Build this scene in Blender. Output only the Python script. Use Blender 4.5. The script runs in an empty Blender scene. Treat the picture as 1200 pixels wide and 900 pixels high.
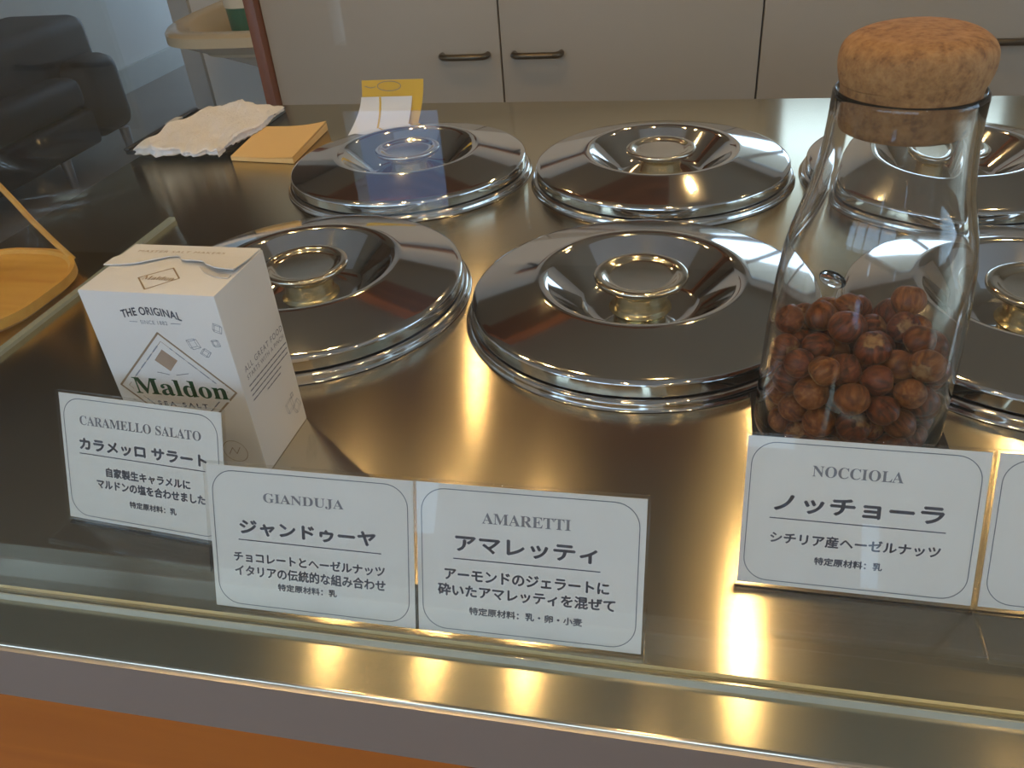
import bpy, bmesh, math, random
from mathutils import Vector, Matrix
PI = math.pi
SC = bpy.context.scene
COL = SC.collection
random.seed(7)

# ---------------------------------------------------------------- camera
FPX = 966.3
YAW, PITCH, ROLL = -0.247972, 0.601933, -0.0844543
cd = bpy.data.cameras.new('camera')
cd.sensor_fit = 'HORIZONTAL'
cd.sensor_width = 36.0
cd.lens = FPX / 1200.0 * 36.0
cd.clip_start = 0.01
cam = bpy.data.objects.new('camera', cd)
COL.objects.link(cam)
fwd = Vector((math.sin(YAW)*math.cos(PITCH), math.cos(YAW)*math.cos(PITCH), -math.sin(PITCH)))
rgt0 = Vector((math.cos(YAW), -math.sin(YAW), 0))
dwn0 = fwd.cross(rgt0)
cr, sr = math.cos(ROLL), math.sin(ROLL)
rgt = rgt0*cr - dwn0*sr
dwn = rgt0*sr + dwn0*cr
up = -dwn
cam.matrix_world = Matrix(((rgt.x, up.x, -fwd.x, 0.0275226), (rgt.y, up.y, -fwd.y, -0.43599),
                           (rgt.z, up.z, -fwd.z, 0.248344), (0, 0, 0, 1)))
SC.camera = cam

# ---------------------------------------------------------------- world, exposure
EXPOSURE = 0.35
SKY_COL, SKY_STRENGTH = (0.52, 0.73, 1.0), 3.3
LAMP_COL, LAMP_STRENGTH = (1.0, 0.66, 0.29), 480.0
w = bpy.data.worlds.new('daylight')
SC.world = w
w.use_nodes = True
bgn = w.node_tree.nodes['Background']
bgn.inputs[0].default_value = SKY_COL + (1,)
bgn.inputs[1].default_value = SKY_STRENGTH
SC.view_settings.view_transform = 'Standard'
SC.view_settings.look = 'None'
SC.view_settings.gamma = 1.0
SC.view_settings.exposure = EXPOSURE
SC.view_settings.use_curve_mapping = False

def portal(loc, rot, sx, sy):
    l = bpy.data.lights.new('window_portal', 'AREA')
    l.shape = 'RECTANGLE'; l.size = sx; l.size_y = sy
    l.cycles.is_portal = True
    o = bpy.data.objects.new('window_portal', l)
    o.location = loc; o.rotation_euler = rot
    COL.objects.link(o)
FLOOR, CEIL = -1.03, 1.55
portal((-1.5, -2.62, 0.82), (PI/2, 0, PI), 3.8, 1.2)
portal((3.22, -0.5, 0.45), (PI/2, 0, PI/2), 2.4, 1.3)
portal((0.72, 2.93, 0.75), (PI/2, 0, 0), 0.9, 1.1)
portal((-2.8, 6.33, 0.15), (PI/2, 0, 0), 1.3, 2.1)

# ---------------------------------------------------------------- helpers
def lin(c):
    return tuple(((v/255)/12.92 if v/255 <= 0.04045 else ((v/255+0.055)/1.055)**2.4) for v in c)

class NT:
    def __init__(s, m):
        m.use_nodes = True
        s.t = m.node_tree
        s.p = s.t.nodes['Principled BSDF']
        s.out = s.t.nodes['Material Output']
    def n(s, typ, **kw):
        x = s.t.nodes.new(typ)
        for k, v in kw.items():
            if k in x.inputs: x.inputs[k].default_value = v
            else: setattr(x, k, v)
        return x
    def l(s, a, b): s.t.links.new(a, b)
    def coords(s, scale, kind='Object'):
        tc = s.n('ShaderNodeTexCoord'); mp = s.n('ShaderNodeMapping')
        mp.inputs['Scale'].default_value = scale
        s.l(tc.outputs[kind], mp.inputs[0])
        return mp.outputs[0]

def mat(name, col, rough=0.5, metal=0.0, var=0.06, scale=(20, 20, 20), bump=0.0, bscale=None, **kw):
    m = bpy.data.materials.new(name)
    t = NT(m)
    v = t.coords(scale)
    no = t.n('ShaderNodeTexNoise', Scale=1.0, Detail=4.0)
    t.l(v, no.inputs['Vector'])
    ra = t.n('ShaderNodeMapRange')
    ra.inputs['To Min'].default_value = 1-var; ra.inputs['To Max'].default_value = 1+var
    t.l(no.outputs['Fac'], ra.inputs['Value'])
    mx = t.n('ShaderNodeVectorMath', operation='SCALE')
    mx.inputs[0].default_value = col[:3]
    t.l(ra.outputs[0], mx.inputs['Scale'])
    t.l(mx.outputs[0], t.p.inputs['Base Color'])
    t.p.inputs['Roughness'].default_value = rough
    t.p.inputs['Metallic'].default_value = metal
    if bump:
        vv = t.coords(bscale or scale)
        nb = t.n('ShaderNodeTexNoise', Scale=1.0, Detail=5.0)
        t.l(vv, nb.inputs['Vector'])
        b = t.n('ShaderNodeBump', Strength=bump, Distance=0.002)
        t.l(nb.outputs['Fac'], b.inputs['Height'])
        t.l(b.outputs[0], t.p.inputs['Normal'])
    for k, x in kw.items(): t.p.inputs[k.replace('_', ' ')].default_value = x
    return m

def wood(name, c1, c2, scale, rough=0.4, dist=2.0):
    m = bpy.data.materials.new(name)
    t = NT(m)
    v = t.coords(scale)
    no = t.n('ShaderNodeTexNoise', Scale=1.0, Detail=6.0, Distortion=dist)
    t.l(v, no.inputs['Vector'])
    r = t.n('ShaderNodeValToRGB')
    r.color_ramp.elements[0].position = 0.3; r.color_ramp.elements[0].color = c1 + (1,)
    r.color_ramp.elements[1].position = 0.72; r.color_ramp.elements[1].color = c2 + (1,)
    t.l(no.outputs['Fac'], r.inputs[0]); t.l(r.outputs[0], t.p.inputs['Base Color'])
    t.p.inputs['Roughness'].default_value = rough
    return m

def brushed(name, col, rough, aniso, rot=0.0, scale=(3, 500, 500), bump=0.05, rvar=0.06):
    m = bpy.data.materials.new(name)
    t = NT(m)
    t.p.inputs['Metallic'].default_value = 1.0
    v = t.coords(scale)
    no = t.n('ShaderNodeTexNoise', Scale=1.0, Detail=3.0)
    t.l(v, no.inputs['Vector'])
    ra = t.n('ShaderNodeMapRange')
    ra.inputs['To Min'].default_value = rough-rvar; ra.inputs['To Max'].default_value = rough+rvar
    t.l(no.outputs['Fac'], ra.inputs['Value']); t.l(ra.outputs[0], t.p.inputs['Roughness'])
    rb = t.n('ShaderNodeMapRange')
    rb.inputs['To Min'].default_value = 0.985; rb.inputs['To Max'].default_value = 1.015
    t.l(no.outputs['Fac'], rb.inputs['Value'])
    mx = t.n('ShaderNodeVectorMath', operation='SCALE'); mx.inputs[0].default_value = col
    t.l(rb.outputs[0], mx.inputs['Scale']); t.l(mx.outputs[0], t.p.inputs['Base Color'])
    t.p.inputs['Anisotropic'].default_value = aniso
    t.p.inputs['Anisotropic Rotation'].default_value = rot
    cx = t.n('ShaderNodeCombineXYZ'); cx.inputs[0].default_value = 1.0
    t.l(cx.outputs[0], t.p.inputs['Tangent'])
    b = t.n('ShaderNodeBump', Strength=bump, Distance=0.0004)
    t.l(no.outputs['Fac'], b.inputs['Height']); t.l(b.outputs[0], t.p.inputs['Normal'])
    return m

def brushed_top(name, col, rough, aniso, scale):
    m = bpy.data.materials.new(name)
    t = NT(m)
    t.t.nodes.remove(t.p)
    v = t.coords(scale)
    no = t.n('ShaderNodeTexNoise', Scale=1.0, Detail=3.0)
    t.l(v, no.inputs['Vector'])
    rb = t.n('ShaderNodeMapRange')
    rb.inputs['To Min'].default_value = 0.975; rb.inputs['To Max'].default_value = 1.025
    t.l(no.outputs['Fac'], rb.inputs['Value'])
    mx = t.n('ShaderNodeVectorMath', operation='SCALE'); mx.inputs[0].default_value = col
    t.l(rb.outputs[0], mx.inputs['Scale'])
    cx = t.n('ShaderNodeCombineXYZ'); cx.inputs[0].default_value = 1.0
    mix = t.n('ShaderNodeMixShader'); mix.inputs[0].default_value = 0.28
    for k, (r, a) in enumerate(((rough, aniso), (rough*1.6, aniso*0.8))):
        g = t.n('ShaderNodeBsdfAnisotropic', distribution='BECKMANN')
        g.inputs['Roughness'].default_value = r; g.inputs['Anisotropy'].default_value = a
        t.l(cx.outputs[0], g.inputs['Tangent']); t.l(mx.outputs[0], g.inputs['Color'])
        t.l(g.outputs[0], mix.inputs[1+k])
    t.l(mix.outputs[0], t.out.inputs['Surface'])
    return m

def clear(name, tint=(1, 1, 1), edge=None, ior=1.45, gloss_rough=0.0, wobble=0.0, extra=0.0):
    """clear glass or acrylic: light passes straight, Fresnel reflection, tint growing towards grazing"""
    m = bpy.data.materials.new(name)
    t = NT(m)
    t.t.nodes.remove(t.p)
    fr = t.n('ShaderNodeFresnel')
    ge = t.n('ShaderNodeNewGeometry')
    io = t.n('ShaderNodeMapRange')          # the same reflectance on both sides of a surface
    io.inputs['To Min'].default_value = ior; io.inputs['To Max'].default_value = 1.0/ior
    t.l(ge.outputs['Backfacing'], io.inputs['Value']); t.l(io.outputs[0], fr.inputs['IOR'])
    tr = t.n('ShaderNodeBsdfTransparent')
    if edge:
        lw = t.n('ShaderNodeLayerWeight', Blend=0.35)
        r = t.n('ShaderNodeValToRGB')
        r.color_ramp.elements[0].position = 0.25; r.color_ramp.elements[0].color = tint + (1,)
        r.color_ramp.elements[1].position = 0.95; r.color_ramp.elements[1].color = edge + (1,)
        t.l(lw.outputs['Facing'], r.inputs[0]); t.l(r.outputs[0], tr.inputs[0])
    else:
        tr.inputs[0].default_value = tint + (1,)
    gl = t.n('ShaderNodeBsdfGlossy', Roughness=gloss_rough)
    gl.inputs[0].default_value = (1, 1, 1, 1)
    if wobble:
        v = t.coords((26, 26, 14))
        no = t.n('ShaderNodeTexNoise', Scale=1.0, Detail=1.0)
        t.l(v, no.inputs['Vector'])
        b = t.n('ShaderNodeBump', Strength=wobble, Distance=0.004)
        t.l(no.outputs['Fac'], b.inputs['Height'])
        t.l(b.outputs[0], gl.inputs['Normal']); t.l(b.outputs[0], fr.inputs['Normal'])
    mi = t.n('ShaderNodeMixShader')
    t.l(fr.outputs[0], mi.inputs[0]); t.l(tr.outputs[0], mi.inputs[1]); t.l(gl.outputs[0], mi.inputs[2])
    t.l(mi.outputs[0], t.out.inputs['Surface'])
    return m

def emit(name, col, s):
    m = bpy.data.materials.new(name)
    t = NT(m)
    t.t.nodes.remove(t.p)
    e = t.n('ShaderNodeEmission', Strength=s)
    e.inputs[0].default_value = col + (1,)
    t.l(e.outputs[0], t.out.inputs['Surface'])
    return m

# mesh building
def bm_obj(name, bm, m, parent=None, smooth=None, loc=None):
    me = bpy.data.meshes.new(name)
    bmesh.ops.recalc_face_normals(bm, faces=bm.faces[:])
    bm.to_mesh(me); bm.free()
    if smooth is not None:
        for p in me.polygons: p.use_smooth = True
        if smooth < 180: me.set_sharp_from_angle(angle=math.radians(smooth))
    o = bpy.data.objects.new(name, me)
    if m is not None: me.materials.append(m)
    COL.objects.link(o)
    if parent is not None: o.parent = parent
    if loc is not None: o.location = loc
    return o

def add_box(bm, a, b, bev=0.0, seg=2, mtx=None):
    vs = [bm.verts.new((x, y, z)) for x in (a[0], b[0]) for y in (a[1], b[1]) for z in (a[2], b[2])]
    f = []
    for q in ((0, 1, 3, 2), (4, 6, 7, 5), (0, 4, 5, 1), (2, 3, 7, 6), (0, 2, 6, 4), (1, 5, 7, 3)):
        f.append(bm.faces.new([vs[i] for i in q]))
    if bev:
        es = list({e for x in f for e in x.edges})
        r = bmesh.ops.bevel(bm, geom=es, offset=bev, segments=seg, profile=0.5, affect='EDGES')
        vs = [v for v in {v for x in r['faces'] for v in x.verts} | set(vs) if v.is_valid]
    if mtx is not None:
        bmesh.ops.transform(bm, matrix=mtx, verts=[v for v in vs if v.is_valid])

def boxes(name, lst, m, parent=None, bev=0.0, smooth=30, loc=None):
    bm = bmesh.new()
    for a, b in lst: add_box(bm, a, b, bev)
    return bm_obj(name, bm, m, parent, smooth if bev else None, loc)

def add_lathe(bm, prof, seg=64, c=(0, 0, 0), closed=False):
    rings = []
    for r, z in prof:
        if r < 1e-6: rings.append([bm.verts.new((c[0], c[1], c[2]+z))])
        else: rings.append([bm.verts.new((c[0]+r*math.cos(2*PI*k/seg), c[1]+r*math.sin(2*PI*k/seg), c[2]+z)) for k in range(seg)])
    pairs = list(zip(rings, rings[1:]))
    if closed: pairs.append((rings[-1], rings[0]))
    for A, B in pairs:
        for k in range(seg):
            k2 = (k+1) % seg
            if len(A) == 1 and len(B) == 1: continue
            if len(A) == 1: bm.faces.new((A[0], B[k], B[k2]))
            elif len(B) == 1: bm.faces.new((A[k], A[k2], B[0]))
            else: bm.faces.new((A[k], A[k2], B[k2], B[k]))

def lathe(name, prof, m, parent=None, seg=64, c=(0, 0, 0), closed=False, smooth=40, loc=None):
    bm = bmesh.new()
    add_lathe(bm, prof, seg, c, closed)
    return bm_obj(name, bm, m, parent, smooth, loc)

def fillet(pts, r, n=5):
    """round the corners of a polyline of (r, z) points"""
    out = [pts[0]]
    for i in range(1, len(pts)-1):
        p0, p1, p2 = (Vector(p) for p in (pts[i-1], pts[i], pts[i+1]))
        a, b = (p0-p1), (p2-p1)
        k = min(r if not isinstance(r, (list, tuple)) else r[i], a.length*0.48, b.length*0.48)
        if k <= 0: out.append(tuple(p1)); continue
        A, B = p1+a.normalized()*k, p1+b.normalized()*k
        for j in range(n+1):
            s = j/n
            out.append(tuple(A*(1-s)**2 + p1*2*s*(1-s) + B*s*s))
    out.append(pts[-1])
    return out

def add_tube(bm, pts, r, seg=10, caps=True):
    pts = [Vector(p) for p in pts]
    rings, nrm = [], None
    for i, p in enumerate(pts):
        d = (pts[min(i+1, len(pts)-1)]-pts[max(i-1, 0)]).normalized()
        if nrm is None: nrm = d.orthogonal().normalized()
        nrm = (nrm - d*nrm.dot(d)).normalized()
        bi = d.cross(nrm)
        rr = r[i] if isinstance(r, (list, tuple)) else r
        rings.append([bm.verts.new(p + (nrm*math.cos(2*PI*k/seg)+bi*math.sin(2*PI*k/seg))*rr) for k in range(seg)])
    for A, B in zip(rings, rings[1:]):
        for k in range(seg): bm.faces.new((A[k], A[(k+1) % seg], B[(k+1) % seg], B[k]))
    if caps: bm.faces.new(rings[0][::-1]); bm.faces.new(rings[-1])

def add_prism(bm, pts, z0, z1):
    a = [bm.verts.new((x, y, z0)) for x, y in pts]; b = [bm.verts.new((x, y, z1)) for x, y in pts]
    n = len(pts)
    bm.faces.new(a[::-1]); bm.faces.new(b)
    for k in range(n): bm.faces.new((a[k], a[(k+1) % n], b[(k+1) % n], b[k]))

def rrect(x0, y0, x1, y1, r, n=6):
    o = []
    for cx, cy, a in ((x1-r, y1-r, 0), (x0+r, y1-r, PI/2), (x0+r, y0+r, PI), (x1-r, y0+r, 1.5*PI)):
        o += [(cx+r*math.cos(a+PI/2*k/n), cy+r*math.sin(a+PI/2*k/n)) for k in range(n+1)]
    return o

def thing(name, label, cat, loc=(0, 0, 0), rot=(0, 0, 0), group=None):
    o = bpy.data.objects.new(name, None)
    o.empty_display_size = 0.05
    COL.objects.link(o)
    o.location = loc; o.rotation_euler = rot
    return tag(o, label, cat, group)

def tag(o, label, cat, group=None):
    o['label'] = label; o['category'] = cat
    if group: o['group'] = group
    return o

def struct(o):
    o['kind'] = 'structure'
    return o

def dup(root, loc, label=None, rotz=0.0):
    r = root.copy(); COL.objects.link(r); r.location = loc; r.rotation_euler = (0, 0, rotz)
    if label: r['label'] = label
    for ch in list(root.children):
        c = ch.copy(); COL.objects.link(c); c.parent = r
        for g in list(ch.children):
            d = g.copy(); COL.objects.link(d); d.parent = c
    return r

# lettering: flat glyph outlines lying in the local XY plane
def serif(s):
    o = ''
    for ch in s:
        if 'A' <= ch <= 'Z': o += chr(0x1D400+ord(ch)-65)
        elif 'a' <= ch <= 'z': o += chr(0x1D41A+ord(ch)-97)
        else: o += ch
    return o

_cache = {}
def glyph_mesh(body, spacing=1.0):
    k = (body, spacing)
    if k not in _cache:
        c = bpy.data.curves.new('glyphs', 'FONT')
        c.body = body; c.size = 1.0; c.space_character = spacing; c.resolution_u = 4
        o = bpy.data.objects.new('glyphs', c)
        COL.objects.link(o)
        dg = bpy.context.evaluated_depsgraph_get()
        me = bpy.data.meshes.new_from_object(o.evaluated_get(dg))
        _cache[k] = ([v.co.copy() for v in me.vertices], [tuple(p.vertices) for p in me.polygons])
        COL.objects.unlink(o)
        bpy.data.objects.remove(o); bpy.data.curves.remove(c); bpy.data.meshes.remove(me)
    return _cache[k]

def lettering(name, body, m, parent, cx, cy, width, height, fat=0.0, mtx=None, arc=0.0, spacing=1.0, z=0.0):
    """body centred on (cx, cy), fitted to width x height; fat thickens strokes sideways"""
    vs, fs = glyph_mesh(body, spacing)
    x0 = min(v.x for v in vs); x1 = max(v.x for v in vs); y0 = min(v.y for v in vs); y1 = max(v.y for v in vs)
    V, F = [], []
    for dx, dy in ([(0, 0)] if not fat else [(-fat, 0), (fat, 0), (0, fat), (0, -fat)]):
        b = len(V)
        for v in vs:
            x = (v.x-x0)/(x1-x0)-0.5
            y = (v.y-y0)/(y1-y0)-0.5
            X, Y = x*width+dx, y*height+dy
            if arc: Y -= arc*(2*x)**2
            V.append((cx+X, cy+Y, z))
        F += [tuple(i+b for i in f) for f in fs]
    me = bpy.data.meshes.new(name)
    me.from_pydata(V, [], F)
    if mtx is not None: me.transform(mtx)
    me.materials.append(m)
    o = bpy.data.objects.new(name, me)
    COL.objects.link(o); o.parent = parent
    return o

def flat(name, polys, m, parent, mtx=None, z=0.0):
    """flat polygons (lists of (x, y)) printed at height z in local XY"""
    V, F = [], []
    for p in polys:
        b = len(V)
        V += [(x, y, z) for x, y in p]; F.append(tuple(range(b, b+len(p))))
    me = bpy.data.meshes.new(name); me.from_pydata(V, [], F)
    if mtx is not None: me.transform(mtx)
    me.materials.append(m)
    o = bpy.data.objects.new(name, me); COL.objects.link(o); o.parent = parent
    return o

def line_polys(pts, wd, closed=False):
    pts = [Vector(p) for p in pts]
    n = len(pts); o = []
    for i in range(n if closed else n-1):
        a, b = pts[i], pts[(i+1) % n]
        d = (b-a)
        if d.length < 1e-9: continue
        d.normalize(); nn = Vector((-d.y, d.x))*wd/2; e = d*wd/2*0.6
        o.append([tuple(a-e-nn), tuple(b+e-nn), tuple(b+e+nn), tuple(a-e+nn)])
    return o

# ---------------------------------------------------------------- materials
M = {}
def jarglass(name):
    m = bpy.data.materials.new(name); t = NT(m)
    p = t.p
    p.inputs['Base Color'].default_value = (0.99, 0.985, 0.97, 1)
    p.inputs['Transmission Weight'].default_value = 1.0
    p.inputs['Roughness'].default_value = 0.0
    p.inputs['IOR'].default_value = 1.46
    v = t.coords((26, 26, 14))
    no = t.n('ShaderNodeTexNoise', Scale=1.0, Detail=1.0); t.l(v, no.inputs['Vector'])
    b = t.n('ShaderNodeBump', Strength=0.08, Distance=0.004)
    t.l(no.outputs['Fac'], b.inputs['Height']); t.l(b.outputs[0], p.inputs['Normal'])
    return m
M['counter'] = brushed_top('brushed_steel_top', (0.70, 0.62, 0.46), 0.17, 0.55, (8, 900, 900))
M['edge'] = brushed('brushed_steel_edge', (0.80, 0.72, 0.66), 0.42, 0.3, bump=0.0)
M['chrome'] = mat('polished_steel', (0.74, 0.73, 0.71), 0.07, 1.0, var=0.03, scale=(60, 60, 60), bump=0.02, bscale=(9, 9, 9))
M['ring'] = mat('ring_steel', (0.70, 0.68, 0.64), 0.10, 1.0, var=0.03, scale=(60, 60, 60), bump=0.03, bscale=(30, 30, 30))
M['knob'] = mat('knob_steel', (0.78, 0.74, 0.64), 0.12, 1.0, var=0.03, scale=(60, 60, 60))
M['neck'] = mat('neck_steel', (0.78, 0.68, 0.42), 0.22, 1.0, var=0.03, scale=(60, 60, 60))
M['gap_shade'] = mat('dark_gap', (0.02, 0.02, 0.02), 0.6)
M['front_wood'] = wood('orange_wood', lin((178, 94, 24)), lin((212, 125, 42)), (1.2, 30, 22), 0.42, 1.0)
M['tray_wood'] = wood('bamboo', lin((205, 140, 45)), lin((232, 178, 84)), (4, 60, 60), 0.4, 0.6)
M['brown_wood'] = wood('brown_wood', lin((92, 48, 24)), lin((128, 70, 36)), (30, 30, 2.0), 0.45, 1.0)
M['dark_brown'] = wood('umber_wood', lin((84, 66, 50)), lin((112, 88, 66)), (2, 20, 20), 0.5, 1.0)
M['dark_wood'] = wood('dark_wood', lin((112, 62, 34)), lin((158, 92, 50)), (2, 20, 20), 0.45, 1.0)
M['wall'] = mat('plaster_white', lin((205, 203, 198)), 0.85, var=0.03, scale=(6, 6, 6), bump=0.05, bscale=(80, 80, 80))
M['wall_warm'] = mat('plaster_beige', lin((222, 216, 204)), 0.85, var=0.03, scale=(6, 6, 6), bump=0.05, bscale=(80, 80, 80))
M['ceil'] = mat('ceiling_taupe', lin((166, 153, 132)), 0.9, var=0.04, scale=(4, 4, 4))
M['floor'] = mat('floor_slate', lin((138, 128, 118)), 0.45, var=0.15, scale=(3, 3, 3))
M['skirt'] = mat('skirting_paint', lin((180, 180, 174)), 0.6)
M['frame'] = mat('window_frame_paint', lin((120, 118, 112)), 0.5)
M['cabinet'] = mat('cabinet_laminate', lin((158, 146, 128)), 0.5, var=0.03, scale=(1.5, 1.5, 30))
M['cabinet_dark'] = mat('cabinet_shadow_gap', lin((40, 36, 32)), 0.7)
M['bronze'] = mat('aged_bronze', lin((96, 84, 66)), 0.3, 1.0, var=0.15, scale=(60, 60, 60))
M['leather'] = mat('dark_leather', lin((17, 16, 18)), 0.6, var=0.2, scale=(8, 8, 8), bump=0.2, bscale=(140, 140, 140))
M['leather_brown'] = mat('dark_brown_leather', lin((25, 20, 17)), 0.6, var=0.2, scale=(8, 8, 8), bump=0.2, bscale=(140, 140, 140))
M['foot_metal'] = mat('pale_metal', lin((170, 175, 182)), 0.3, 0.8)
M['ceramic'] = mat('cream_ceramic', lin((214, 196, 160)), 0.18, var=0.02)
M['green'] = mat('green_enamel', lin((52, 110, 88)), 0.3)
M['cream'] = mat('cream_enamel', lin((226, 220, 200)), 0.3)
M['pipe'] = mat('dark_pipe', lin((48, 50, 54)), 0.35, 0.6)
M['paper'] = mat('card_paper', lin((234, 232, 227)), 0.8, var=0.03, scale=(90, 90, 90))
M['ink'] = mat('grey_ink', lin((104, 106, 118)), 0.7)
M['ink_soft'] = mat('soft_grey_ink', lin((128, 129, 136)), 0.7)
M['ink_line'] = mat('thin_line_ink', lin((112, 118, 128)), 0.7)
M['carton'] = mat('white_carton', lin((232, 230, 228)), 0.55, var=0.02, scale=(70, 70, 70))
M['carton_in'] = mat('carton_torn_edge', lin((205, 200, 194)), 0.8)
M['gold'] = mat('bronze_ink', lin((160, 138, 112)), 0.5)
M['gold_fill'] = mat('bronze_fill_ink', lin((176, 152, 132)), 0.5, var=0.15, scale=(200, 200, 200))
M['maldon_green'] = mat('green_ink', lin((66, 122, 78)), 0.5)
M['sketch'] = mat('sketch_ink', lin((150, 156, 166)), 0.6)
M['side_ink'] = mat('side_ink', lin((120, 122, 134)), 0.6)
M['kraft'] = mat('kraft_paper', lin((226, 188, 124)), 0.75, var=0.03, scale=(60, 60, 60))
M['yellow'] = mat('yellow_paper', lin((214, 172, 58)), 0.75, var=0.04, scale=(60, 60, 60))
M['slip'] = mat('receipt_paper', lin((226, 222, 218)), 0.8)
M['towel'] = mat('waffle_cloth', lin((234, 231, 230)), 0.95, var=0.08, scale=(60, 60, 60), bump=1.0, bscale=(330, 330, 330))
M['black'] = mat('black_plastic', (0.012, 0.012, 0.013), 0.4)
M['sticker'] = mat('grey_sticker', lin((176, 178, 178)), 0.5)
M['bulb'] = emit('lamp_glow', LAMP_COL, LAMP_STRENGTH)
M['fixture'] = mat('lamp_fixture', (0.03, 0.03, 0.03), 0.5)
M['screen'] = clear('screen_glass', (0.985, 0.995, 0.99), (0.80, 0.88, 0.84))
M['pavement'] = mat('pavement_stone', lin((150, 166, 190)), 0.9, var=0.08, scale=(3, 3, 3))
M['bead'] = mat('edge_highlight_tint', lin((222, 216, 176)), 0.25)
M['screen_edge'] = mat('ground_glass_edge', lin((158, 164, 152)), 0.3, var=0.12, scale=(120, 120, 120))
M['acrylic'] = clear('clear_acrylic', (0.99, 0.99, 0.985), (0.82, 0.80, 0.72), ior=1.42)
M['jar'] = jarglass('blown_glass')

def cork_mat():
    m = bpy.data.materials.new('cork'); t = NT(m)
    v = t.coords((1, 1, 1))
    vo = t.n('ShaderNodeTexVoronoi', Scale=520.0); t.l(v, vo.inputs['Vector'])
    no = t.n('ShaderNodeTexNoise', Scale=230.0, Detail=6.0, Roughness=0.75); t.l(v, no.inputs['Vector'])
    ad = t.n('ShaderNodeMix', data_type='RGBA', blend_type='OVERLAY'); ad.inputs[0].default_value = 0.6
    r = t.n('ShaderNodeValToRGB')
    e = r.color_ramp.elements
    e[0].position = 0.30; e[0].color = lin((112, 68, 32)) + (1,)
    e[1].position = 0.48; e[1].color = lin((164, 116, 66)) + (1,)
    x = e.new(0.72); x.color = lin((190, 144, 92)) + (1,)
    t.l(no.outputs['Fac'], r.inputs[0])
    r2 = t.n('ShaderNodeValToRGB')
    r2.color_ramp.elements[0].color = (0.43, 0.43, 0.43, 1); r2.color_ramp.elements[1].color = (0.56, 0.56, 0.56, 1)
    t.l(vo.outputs['Color'], r2.inputs[0])
    t.l(r.outputs[0], ad.inputs[6]); t.l(r2.outputs[0], ad.inputs[7])
    t.l(ad.outputs[2], t.p.inputs['Base Color'])
    t.p.inputs['Roughness'].default_value = 0.8
    b = t.n('ShaderNodeBump', Strength=0.35, Distance=0.0008)
    t.l(no.outputs['Fac'], b.inputs['Height']); t.l(b.outputs[0], t.p.inputs['Normal'])
    return m
M['cork'] = cork_mat()

def nut_mat(name, c1, c2, c3):
    m = bpy.data.materials.new(name); t = NT(m)
    v = t.coords((3.2, 3.2, 0.9))
    no = t.n('ShaderNodeTexNoise', Scale=1.0, Detail=3.0, Distortion=0.35); t.l(v, no.inputs['Vector'])
    r = t.n('ShaderNodeValToRGB'); e = r.color_ramp.elements
    e[0].position = 0.32; e[0].color = lin(c1) + (1,)
    e[1].position = 0.55; e[1].color = lin(c2) + (1,)
    x = e.new(0.76); x.color = lin(c3) + (1,)
    t.l(no.outputs['Fac'], r.inputs[0])
    tc = t.n('ShaderNodeTexCoord'); sp = t.n('ShaderNodeSeparateXYZ'); t.l(tc.outputs['Object'], sp.inputs[0])
    n2 = t.n('ShaderNodeTexNoise', Scale=3.0, Detail=3.0); t.l(tc.outputs['Object'], n2.inputs['Vector'])
    am = t.n('ShaderNodeMath', operation='MULTIPLY_ADD'); am.inputs[1].default_value = 0.5; t.l(n2.outputs['Fac'], am.inputs[0]); t.l(sp.outputs['Z'], am.inputs[2])
    pr = t.n('ShaderNodeMapRange'); pr.inputs['From Min'].default_value = -0.50; pr.inputs['From Max'].default_value = -0.62; t.l(am.outputs[0], pr.inputs['Value'])
    mxc = t.n('ShaderNodeMix', data_type='RGBA'); t.l(pr.outputs[0], mxc.inputs[0]); t.l(r.outputs[0], mxc.inputs[6]); mxc.inputs[7].default_value = lin((196, 152, 100)) + (1,)
    t.l(mxc.outputs[2], t.p.inputs['Base Color'])
    t.p.inputs['Roughness'].default_value = 0.42
    b = t.n('ShaderNodeBump', Strength=0.5, Distance=0.0006)
    t.l(no.outputs['Fac'], b.inputs['Height']); t.l(b.outputs[0], t.p.inputs['Normal'])
    return m
NUTM = [nut_mat('hazelnut_skin', (90, 42, 18), (152, 80, 38), (184, 110, 58)),
        nut_mat('hazelnut_skin_red', (72, 32, 16), (138, 66, 34), (178, 98, 52)),
        nut_mat('hazelnut_skin_pale', (116, 62, 28), (172, 100, 48), (204, 142, 80))]

# ---------------------------------------------------------------- room shell
X0, X1, Y0, YB, YF = -3.55, 3.2, -2.6, 2.9, 6.3
struct(boxes('floor', [((X0-0.1, Y0-0.1, FLOOR-0.1), (X1+0.1, YF+0.1, FLOOR))], M['floor']))
struct(boxes('ceiling', [((X0-0.1, Y0-0.1, CEIL), (X1+0.1, YF+0.1, CEIL+0.1))], M['ceil']))
struct(boxes('wall_left', [((X0-0.1, Y0, FLOOR), (X0, YF, CEIL))], M['wall']))
struct(boxes('wall_right', [((X1, Y0, FLOOR), (X1+0.1, YB, -0.2)), ((X1, Y0, 1.1), (X1+0.1, YB, CEIL)), ((X1, Y0, -0.2), (X1+0.1, -1.7, 1.1)), ((X1, 0.7, -0.2), (X1+0.1, YB, 1.1))], M['wall_warm']))
struct(boxes('window_3', [((X1+0.02, -1.7+k*0.78, -0.2), (X1+0.08, -1.64+k*0.78, 1.1)) for k in range(4)]+[((X1+0.02, -1.7, -0.2), (X1+0.08, 0.7, -0.15)), ((X1+0.02, -1.7, 1.05), (X1+0.08, 0.7, 1.1))], M['frame']))
struct(boxes('pavement', [((-9, -9, FLOOR-0.2), (9, Y0-0.1, FLOOR-0.12))], M['pavement']))
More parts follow.
